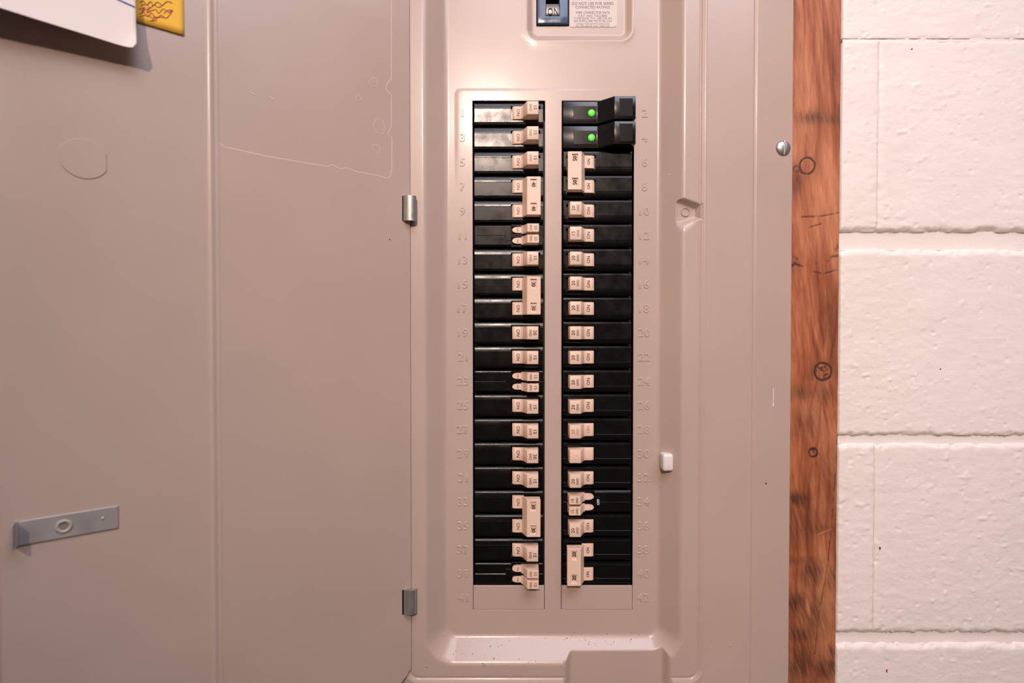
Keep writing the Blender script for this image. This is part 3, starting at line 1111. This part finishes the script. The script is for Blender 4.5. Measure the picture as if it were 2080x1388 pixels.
tog = link('toggle', mb.mesh('toggle', M_drum, smooth=True), main, ML)
x_, z_ = unp(1122.5, 23.5, 0.0005)
t = text_raw('ON', 0.0102, 0.0003, 0.0, 1.1, 0.70)
link('lettering', place_text(t, M_ink, x_ + 0.0004, -0.0004, z_), tog)

# ------------------------------------------------------------------ branch breakers
BW, BH = 0.0357, 0.0117           # half width and half height of one body
HTIP = 0.0136


def mm_(v):
    return v / 1000.0


def body_profile():
    return [(-BH, -0.026), (-BH, -0.0018), (-BH + 0.0005, -0.0009), (-BH + 0.0022, -0.0006), (-BH + 0.0026, 0.0), (0.0046, 0.0), (0.0049, -0.0004), (0.0052, -0.0002),
            (BH - 0.0022, -0.0004), (BH - 0.0010, -0.0010), (BH, -0.0024), (BH, -0.026)]


def strip(z0, z1, hb=-0.026):
    """part of the body profile between two heights"""
    pr = [p for p in body_profile()[1:-1]]
    zs_ = [p[0] for p in pr]; hs_ = [p[1] for p in pr]
    f = lambda z: float(np.interp(z, zs_, hs_))
    mid = [(z, h_) for z, h_ in pr if z0 < z < z1]
    return [(z0, hb), (z0, f(z0))] + mid + [(z1, f(z1)), (z1, hb)]


SLX0, SLX1, SLZ0, SLZ1 = 0.0022, 0.0330, -0.0074, 0.0076


def single_body():
    mb = MB()
    mb.prism_x(body_profile(), -BW, SLX0)
    mb.prism_x(strip(SLZ1, BH), SLX0, SLX1)
    mb.prism_x(strip(-BH, SLZ0), SLX0, SLX1)
    mb.prism_x(body_profile(), SLX1, BW)
    mb.box(SLX0, SLX1, 0.0045, 0.026, SLZ0, SLZ1)
    return mb


def tandem_body():
    mb = MB()
    pr = [(-BH, -0.026), (-BH, -0.0016), (-BH + 0.0012, -0.0006), (-BH + 0.0024, -0.0002), (-0.0003, -0.0002), (0.0, -0.0006), (0.0003, -0.0002), (BH - 0.0018, -0.0002), (BH - 0.0008, -0.0008),
          (BH, -0.0022), (BH, -0.026)]
    x1, x2 = 0.0026, 0.0312
    mb.prism_x(pr, -BW, x1)
    mb.prism_x(pr, x2, BW)
    mb.box(x1, x2, 0.0012, 0.026, 0.0096, BH)
    mb.box(x1, x2, 0.0012, 0.026, -BH, -0.0092)
    mb.box(x1, x2, 0.0045, 0.026, -0.0092, 0.0096)
    mb.box(x1, x2 - 0.011, -0.0004, 0.026, -0.0020, 0.0020)       # rib between the two toggles
    mb.box(-0.0032, x1, -0.0006, 0.002, -0.0052, 0.0052)          # raised key behind the rib
    return mb


def toggle_profile():
    p = [(0.0036, -0.003)]
    for k in range(7):
        t = k / 6
        p.append((0.0036 + 0.0030 * t, -0.0004 + 0.0016 * math.sin(t * math.pi / 2)))
    p += [(0.0128, 0.0014), (0.0131, 0.0026), (0.0144, 0.0030), (0.0148, 0.0046), (0.0189, HTIP), (0.0302, HTIP), (0.0308, 0.0040), (0.0308, -0.003)]
    return p


TZ = 0.00665


def single_toggle():
    mb = MB(); mb.prism_z(toggle_profile(), -TZ, TZ)
    return mb.mesh('toggle', M_beige, bevel=0.0003, seg=2, angle=0.5)


def tandem_toggle(z0):
    mb = MB()
    # tapering foot with a rounded nose, then the block
    prof = [(0.0038, 0.0), (0.0052, 0.0026), (0.0075, 0.0031), (0.0125, 0.0031), (0.0128, 0.0031)]
    nose = [(0.0036, 0.0), (0.0040, 0.0013), (0.0050, 0.0022), (0.0066, 0.0028), (0.0090, 0.0031), (0.0150, 0.0031)]
    out = [(x, z0 + z) for x, z in nose] + [(x, z0 - z) for x, z in nose[::-1]]
    mb.prism_out(out, -0.003, 0.0014)
    mb2 = MB()
    mb2.prism_z([(0.0130, -0.003), (0.0130, 0.0015), (0.0146, 0.0030), (0.0190, HTIP), (0.0308, HTIP), (0.0311, 0.003), (0.0311, -0.003)], z0 - 0.0042, z0 + 0.0042)
    a = mb.mesh('a', None, bevel=0.0002, seg=1)
    b = mb2.mesh('b', None, bevel=0.0003, seg=2)
    return join_mesh([a, b], 'toggle', M_beige)


def double_toggle():
    mb = MB()
    pad = toggle_profile()
    padp = [p for p in pad if p[0] < 0.0130] + [(0.0160, 0.0018), (0.0160, -0.003)]
    for zc_ in (PITCHZ / 2, -PITCHZ / 2):
        mb.prism_z(padp, zc_ - TZ, zc_ + TZ)
    a = mb.mesh('a', None, bevel=0.00025, seg=1)
    # the tie bar with two sunk windows
    x0, x1 = 0.0187, 0.0326
    zh = PITCHZ / 2 + TZ
    gx = [x0, 0.0223, 0.0283, x1]
    gz = [-zh, -0.0167, -0.0076, 0.0076, 0.0167, zh]
    bm = bmesh.new()
    top = [[bm.verts.new((x, -HTIP, z)) for x in gx] for z in gz]
    for r in range(5):
        for c in range(3):
            q = (top[r][c], top[r][c + 1], top[r + 1][c + 1], top[r + 1][c])
            if c == 1 and r in (1, 3):
                low = [bm.verts.new((v.co.x, -HTIP + 0.0016, v.co.z)) for v in q]
                bm.faces.new(low)
                for k in range(4):
                    bm.faces.new((q[k], q[(k + 1) % 4], low[(k + 1) % 4], low[k]))
            else:
                bm.faces.new(q)
    def mapx(x):
        return 0.0140 if x == x0 else x
    bot = [[bm.verts.new((0.0140 + (x - x0) * (0.0322 - 0.0140) / (x1 - x0), -0.0030, z)) for x in gx] for z in gz]
    for r in range(5):
        for c in range(3):
            bm.faces.new((bot[r][c], bot[r + 1][c], bot[r + 1][c + 1], bot[r][c + 1]))
    for c in range(3):
        bm.faces.new((top[0][c], bot[0][c], bot[0][c + 1], top[0][c + 1]))
        bm.faces.new((top[5][c + 1], bot[5][c + 1], bot[5][c], top[5][c]))
    for r in range(5):
        bm.faces.new((top[r + 1][0], bot[r + 1][0], bot[r][0], top[r][0]))
        bm.faces.new((top[r][3], bot[r][3], bot[r + 1][3], top[r + 1][3]))
    bmesh.ops.recalc_face_normals(bm, faces=bm.faces)
    es = [e for e in bm.edges if e.calc_face_angle(0) > 0.4 and not all(abs(v.co.y + HTIP - 0.0016) < 1e-6 for v in e.verts)]
    bmesh.ops.bevel(bm, geom=es, offset=0.0003, segments=2, affect='EDGES', profile=0.5)
    b = bpy.data.meshes.new('b'); bm.to_mesh(b); bm.free()
    return join_mesh([a, b], 'toggle', M_beige)


XPAD, XT1, XT2 = 0.0098, 0.0269, 0.0222
ON_BIG = dict(size=0.0046, extrude=0.00003, offset=0.0, spacing=1.05, narrow=1.05)
_mesh = {}


def cached(key, fn):
    if key not in _mesh:
        _mesh[key] = fn()
    return _mesh[key]


def lettering_single(amp, mark, ink):
    ms_ = [place_text(text_raw('ON', 0.0047, 0.00003, 0.012, 1.05, 1.0), ink, XPAD, 0.00138, 0.0, 'down')]
    big = 0.0048
    ms_.append(place_text(text_raw(amp, big, 0.00003, 0.02, 1.1), ink, XT1, HTIP + 0.00002, 0.0, 'down'))
    if mark:
        ms_.append(place_text(text_raw(mark, 0.0035, 0.00003, 0.02, 1.05, 0.85), ink, XT2, HTIP + 0.00002, 0.0, 'down'))
    return join_mesh(ms_, 'lettering', ink)


def lettering_tandem(amp, ink, z0, on):
    ms_ = []
    if on:
        ms_.append(place_text(text_raw('ON', 0.0026, 0.00003, 0.01, 1.0), ink, XPAD - 0.0004, 0.00142, z0, 'down'))
    ms_.append(place_text(text_raw(amp, 0.0042, 0.00003, 0.012, 1.1), ink, 0.0275, HTIP + 0.00002, z0, 'down'))
    ms_.append(place_text(text_raw('SWD', 0.0031, 0.00003, 0.02, 1.0, 0.85), ink, 0.0226, HTIP + 0.00002, z0, 'down'))
    return join_mesh(ms_, 'lettering', ink)


def lettering_double(amp, ink, small):
    ms_ = []
    for zc_ in (PITCHZ / 2, -PITCHZ / 2):
        ms_.append(place_text(text_raw('ON', 0.0040 if small else 0.0047, 0.00003, 0.02 if small else 0.005, 1.0), ink, XPAD, 0.00138, zc_, 'down'))
    for zc_ in (0.01215, -0.01215):
        ms_.append(place_text(text_raw(amp, 0.0056, 0.0003, 0.018, 1.0, 0.92), ink, 0.0254, HTIP - 0.0015, zc_ - 0.0006, 'down'))
    return join_mesh(ms_, 'lettering', ink)


def breaker_root(name, xc_, zc_, right):
    r = empty(name, (xc_, 0, zc_))
    if right:
        r.rotation_euler = (0, math.pi, 0)
    return r


ORD = 'first second third fourth fifth sixth seventh eighth ninth tenth eleventh twelfth thirteenth fourteenth fifteenth sixteenth seventeenth eighteenth nineteenth twentieth'.split()


def place_name(num):
    return f"{ORD[(num - 1) // 2]} row of the {'right' if num % 2 == 0 else 'left'} column"


def single(num, amp, ink=M_ink, mark='SWD', group=None, note='', dx=0.0):
    right = num % 2 == 0
    r = breaker_root('circuit_breaker', XC_R if right else XC_L, zrow((num - 1) // 2), right)
    link('body', cached('sb', lambda: single_body().mesh('body', M_black, angle=0.6)), r)
    t = link('toggle', cached('st', single_toggle), r)
    t.location.x = dx
    link('lettering', cached(('sl', amp, mark, ink.name), lambda: lettering_single(amp, mark, ink)), t)
    tag(r, f'black breaker with tan toggle printed {amp}{note}, {place_name(num)}', 'circuit breaker', 'circuit breakers in the panel')


def tandem(num, amp, ink, off=False):
    right = num % 2 == 0
    r = breaker_root('tandem_breaker', XC_R if right else XC_L, zrow((num - 1) // 2), right)
    bd = link('body', cached('tb', lambda: tandem_body().mesh('body', M_black, bevel=0.0002, seg=1)), r)
    for z0_ in (0.0056, -0.0056):
        t = link('toggle', cached(('tt', z0_), lambda: tandem_toggle(z0_)), r)
        link('lettering', cached(('tl', amp, ink.name, z0_, off), lambda: lettering_tandem(amp, ink, z0_, not off)), t)
    extra = ''
    if off:
        link('off_mark', place_text(text_raw('OFF', 0.0036, 0.00003, 0.02, 1.0), M_white, -0.0012, 0.0006, 0.0, 'down'), bd)
        extra = ', white OFF mark'
    tag(r, f'black breaker with two slim tan toggles{extra}, {place_name(num)}', 'circuit breaker', 'circuit breakers in the panel')


def double(num, amp, ink=M_ink, small=False):
    right = num % 2 == 0
    i = (num - 1) // 2
    r = breaker_root('double_breaker', XC_R if right else XC_L, (zrow(i) + zrow(i + 1)) / 2, right)
    for s in (1, -1):
        b = link('body', cached('sb', None), r)
        b.location.z = s * PITCHZ / 2
    t = link('toggle', cached('dt', double_toggle), r)
    link('lettering', cached(('dl', amp, ink.name, small), lambda: lettering_double(amp, ink, small)), t)
    tag(r, f'black double breaker, tan bar printed {amp}, from {place_name(num)} down', 'circuit breaker', 'circuit breakers in the panel')


def surge(num):
    z = zrow((num - 1) // 2)
    r = empty('indicator_breaker', (XC_R, 0, z))
    mb = MB()
    x1, x2, x3 = -0.0006, 0.0146, 0.0362
    mb.prism_z([(-BW - 0.0008, -0.026), (-BW - 0.0008, 0.0008), (x1, 0.0008), (x2, HTIP), (x3, HTIP), (x3, -0.026)], -0.0113, 0.0117)
    link('body', mb.mesh('body', M_smoke, bevel=0.0004, seg=2, angle=0.5), r)
    mb = MB(); mb.box(-0.0256, -0.0014, -0.0012, 0.0, -0.0072, 0.0068)
    link('face_plate', mb.mesh('face_plate', M_smoke, bevel=0.0002), r)
    mb = MB(); mb.box(0.0196, 0.0332, -HTIP - 0.0005, -HTIP + 0.001, -0.0090, 0.0092)
    link('window_plate', mb.mesh('window_plate', M_smoke, bevel=0.0002), r)
    xb = unp(1202, 231, 0)[0] - XC_R - 0.0005
    mb = MB(); mb.lathe([(0.0042, 0.0008), (0.0042, 0.0016), (0.0037, 0.0016), (0.0037, 0.0008)], xb, -0.0004, 28)
    link('button_ring', mb.mesh('button_ring', M_dark, smooth=True), r)
    mb = MB(); mb.lathe([(0.0036, 0.0006), (0.0035, 0.0020), (0.0030, 0.0026), (0.0018, 0.0030), (0.0004, 0.0031)], xb, -0.0004, 28)
    bt = link('indicator_light', mb.mesh('indicator_light', M_green, smooth=True), r)
    bt['label'] = 'lit round green indicator'
    tag(r, f'glossy black stepped breaker with green light, {place_name(num)}', 'circuit breaker', 'circuit breakers in the panel')


single(1, '15', M_inkmid); single(3, '15', M_inkmid); single(5, '15', M_inkmid)
double(7, '40', M_inkmid)
tandem(11, '20', M_inkmid)
single(13, '15', M_inkmid)
double(15, '30')
single(19, '20', M_ink); single(21, '15', M_ink)
tandem(23, '15', M_ink)
single(25, '15'); single(27, '15'); single(29, '20'); single(31, '15')
double(33, '30')
single(37, '15')
tandem(39, '15', M_inkmid)
surge(2); surge(4)
double(6, '50', M_ink, True)
single(10, '20', M_inkmid); single(12, '15', M_inkmid)
for n_ in (14, 16, 18, 20, 22, 24, 26):
    single(n_, '20', M_ink)
single(28, '20', M_inkfaint, note=' faintly')
single(30, '15', M_beige, mark=None, note=' unpainted')
single(32, '20')
tandem(34, '15', M_ink, True)
single(36, '20', M_inkmid)
double(38, '20', M_ink, True)

# ------------------------------------------------------------------ papers on the door
def make_sheet():
    sr, zbr = door_unp(277, 104, 0.012)
    s_end = S_EDGE + 0.05
    nU, nV = 60, 60
    U = np.linspace(0, 1, nU); V = np.linspace(0, 1, nV) ** 1.6
    UU, VV = np.meshgrid(U, V)
    width = s_end - sr; height = 0.16
    s = sr + UU * width
    dz = VV * height
    # rounded corner at the lower right
    R_ = 0.0042
    cs = np.clip(1 - (s - sr) / R_, 0, 1); 
    zlow = R_ * (1 - np.sqrt(np.clip(1 - cs ** 2, 0, 1)))
    z = zbr + zlow + dz * (height - zlow) / height + 0.002 * UU
    o = (0.011 + 0.013 * UU) * np.exp(-(dz / 0.075)) + 0.0022
    o = o + 0.0025 * np.exp(-((s - sr) / 0.006) ** 2) * np.exp(-(dz / 0.008) ** 2)
    o = o + 0.0008 * (vnoise(UU * 5, VV * 5, 81) - 0.5)
    o = np.maximum(o, 0.0018)
    xx = HX - s * DC + o * DS; yy = HY - s * DS - o * DC
    return grid_mesh('paper_sheet', xx, yy, z, M_paper, flip=True), (sr, zbr)


me, (sr, zbr) = make_sheet()
sheet = link('paper_sheet', me)
sol = sheet.modifiers.new('thick', 'SOLIDIFY'); sol.thickness = 0.00025; sol.offset = -1
tag(sheet, 'white paper sheet curling away from the open panel door', 'paper')
# blue pen line near its right edge
pts = []
for k in range(9):
    t = k / 8
    px, py = 205 + (279 - 205) * t, -17 + (16 + 17) * t
    o_est = 0.0075
    s, z = door_unp(px, py, o_est)
    dz = z - zbr
    u = max(0, (s - sr)) / (S_EDGE + 0.05 - sr)
    o = (0.011 + 0.013 * u) * math.exp(-dz / 0.075) + 0.0022
    s, z = door_unp(px, py, o + 0.0006)
    s = max(s, sr + 0.0003)
    pts.append((-s, -(o + 0.0004), z))
mb = MB(); mb.tube(pts, 0.00045, 6, 0.6)
link('pen_line', to_door(mb).mesh('pen_line', M_bluepen, smooth=True), sheet)

s1, zn = door_unp(374, 71, 0.002)
s0n, z0n = door_unp(240, 36, 0.002)
mb = MB()
nn = 14
vs_, fs_ = [], []
for r in range(nn):
    for c in range(nn):
        s = s1 + (s0n - s1) * c / (nn - 1)
        dz = 0.076 * (r / (nn - 1))
        vs_.append((-s, -(0.0005 + 0.0007 * math.exp(-dz / 0.02)), zn + dz))
for r in range(nn - 1):
    for c in range(nn - 1):
        fs_.append((r * nn + c, r * nn + c + 1, (r + 1) * nn + c + 1, (r + 1) * nn + c))
mb.add(vs_, fs_)
note = link('sticky_note', to_door(mb).mesh('sticky_note', M_yellow, smooth=True))
sol = note.modifiers.new('thick', 'SOLIDIFY'); sol.thickness = 0.0002; sol.offset = 0
tag(note, 'yellow sticky note with red handwriting half under the white paper', 'sticky note')


def scribble(pxs, r, mat):
    pts_ = []
    # Catmull-Rom through the pixels
    p = [pxs[0]] + list(pxs) + [pxs[-1]]
    for i in range(1, len(p) - 2):
        for k in range(6):
            t = k / 6
            q = []
            for d_ in (0, 1):
                a, b, c, e = p[i - 1][d_], p[i][d_], p[i + 1][d_], p[i + 2][d_]
                q.append(0.5 * (2 * b + (c - a) * t + (2 * a - 5 * b + 4 * c - e) * t * t + (3 * b - a - 3 * c + e) * t ** 3))
            s, z = door_unp(q[0], q[1], 0.002)
            dz = z - zn
            pts_.append((-s, -(0.0005 + 0.0007 * math.exp(-dz / 0.02) + 0.00018), z))
    mb_ = MB(); mb_.tube(pts_, r, 5, 0.4)
    link('handwriting', to_door(mb_).mesh('handwriting', mat, smooth=True), note)


scribble([(283, 28), (292, 24), (300, 33), (308, 26), (318, 36), (328, 30), (338, 36), (347, 26), (350, 20), (340, 20), (332, 28)], 0.00035, M_redpen)
scribble([(282, 18), (295, 14), (288, 22), (304, 16), (298, 25), (316, 18), (322, 26), (332, 17), (342, 24), (352, 18)], 0.00035, M_redpen)
scribble([(284, 33), (298, 30), (312, 38), (305, 42), (318, 40), (312, 34), (326, 34), (341, 36)], 0.00032, M_redpen)
scribble([(284, 4), (292, 1), (298, 9), (306, 2), (312, 10), (320, 3), (330, 9), (340, 2), (352, 6)], 0.00035, M_brownpen)
scribble([(286, 10), (297, 8), (305, 15), (313, 9), (322, 14), (330, 10)], 0.00035, M_redpen)
scribble([(282, -6), (296, -10), (306, -3), (316, -10), (328, -4), (344, -10), (356, -5)], 0.00035, M_redpen)


# ------------------------------------------------------------------ wear: paint runs, specks and dust
x_, z_ = unp(1571, 826, -0.0175)
hb = float(cover_h(np.array([[x_]]), np.array([[z_]]))[0, 0])
mb = MB()
mb.tube([(x_, -hb, z_ + 0.0185), (x_ + 0.0001, -hb, z_ + 0.010), (x_, -hb, z_ + 0.004)], 0.00035, 6, 0.5)
mb.tube([(x_, -hb, z_ + 0.0035), (x_, -hb, z_)], 0.0007, 8, 0.5)
ppart('paint_run', mb.mesh('paint_run', M_white, smooth=True))
for px, py, r, mt in ((1481, 1309, 0.0013, M_paint), (1555, 982, 0.0009, M_dark), (792, 487, 0.0007, M_dark), (1365, 349, 0.0008, M_paint), (1340, 985, 0.0006, M_paint)):
    if px < 830:
        s_, z_ = door_unp(px, py)
        mb = MB(); mb.lathe([(r, -0.0001), (r * 0.8, r * 0.2), (r * 0.2, r * 0.35)], -s_, z_, 10)
        dpart('paint_speck', to_door(mb).mesh('paint_speck', mt, smooth=True))
        continue
    x_, z_ = unp(px, py, -0.017)
    hb = float(cover_h(np.array([[x_]]), np.array([[z_]]))[0, 0])
    mb = MB(); mb.lathe([(r, hb - 0.0001), (r * 0.8, hb + r * 0.35), (r * 0.2, hb + r * 0.5)], x_, z_, 12)
    ppart('paint_speck', mb.mesh('paint_speck', mt, smooth=True))
mb = MB()
rd = random.Random(12)
for k in range(130):
    t = rd.random()
    px = rd.gauss(995, 60) if t < 0.5 else rd.gauss(1250, 70) if t < 0.8 else rd.uniform(900, 1330)
    py = rd.uniform(1296, 1345) if px < 1140 else rd.uniform(1292, 1316)
    x_, z_ = unp(px, py, -0.009)
    hb = float(cover_h(np.array([[x_]]), np.array([[z_]]))[0, 0])
    r = abs(rd.gauss(0, 0.00022)) + 0.0001
    mb.lathe([(r, hb - 0.0003), (r * 0.9, hb + r * 0.6), (r * 0.3, hb + r)], x_, z_, 5)
du = ppart('dust', mb.mesh('dust', M_inkmid))
du['kind'] = 'stuff'
for px, py, rx, rz, mt in ((1787, 1114, 0.0008, 0.0016, M_inkmid), (1801, 1363, 0.0006, 0.0018, M_redpen), (1852, 100, 0.0006, 0.0006, M_dark), (1910, 750, 0.0005, 0.0006, M_dark)):
    x_, z_ = wall_pt(px, py)
    mb = MB()
    pts = [(x_ + rx * math.cos(a) * (1 + 0.25 * math.sin(3 * a)), z_ + rz * math.sin(a)) for a in np.linspace(0, 2 * math.pi, 14)[:-1]]
    mb.prism_out(pts, -Y_WALL - 0.001, -Y_WALL + 0.0005)
    link('speck', mb.mesh('speck', mt), wall, -wall.location)
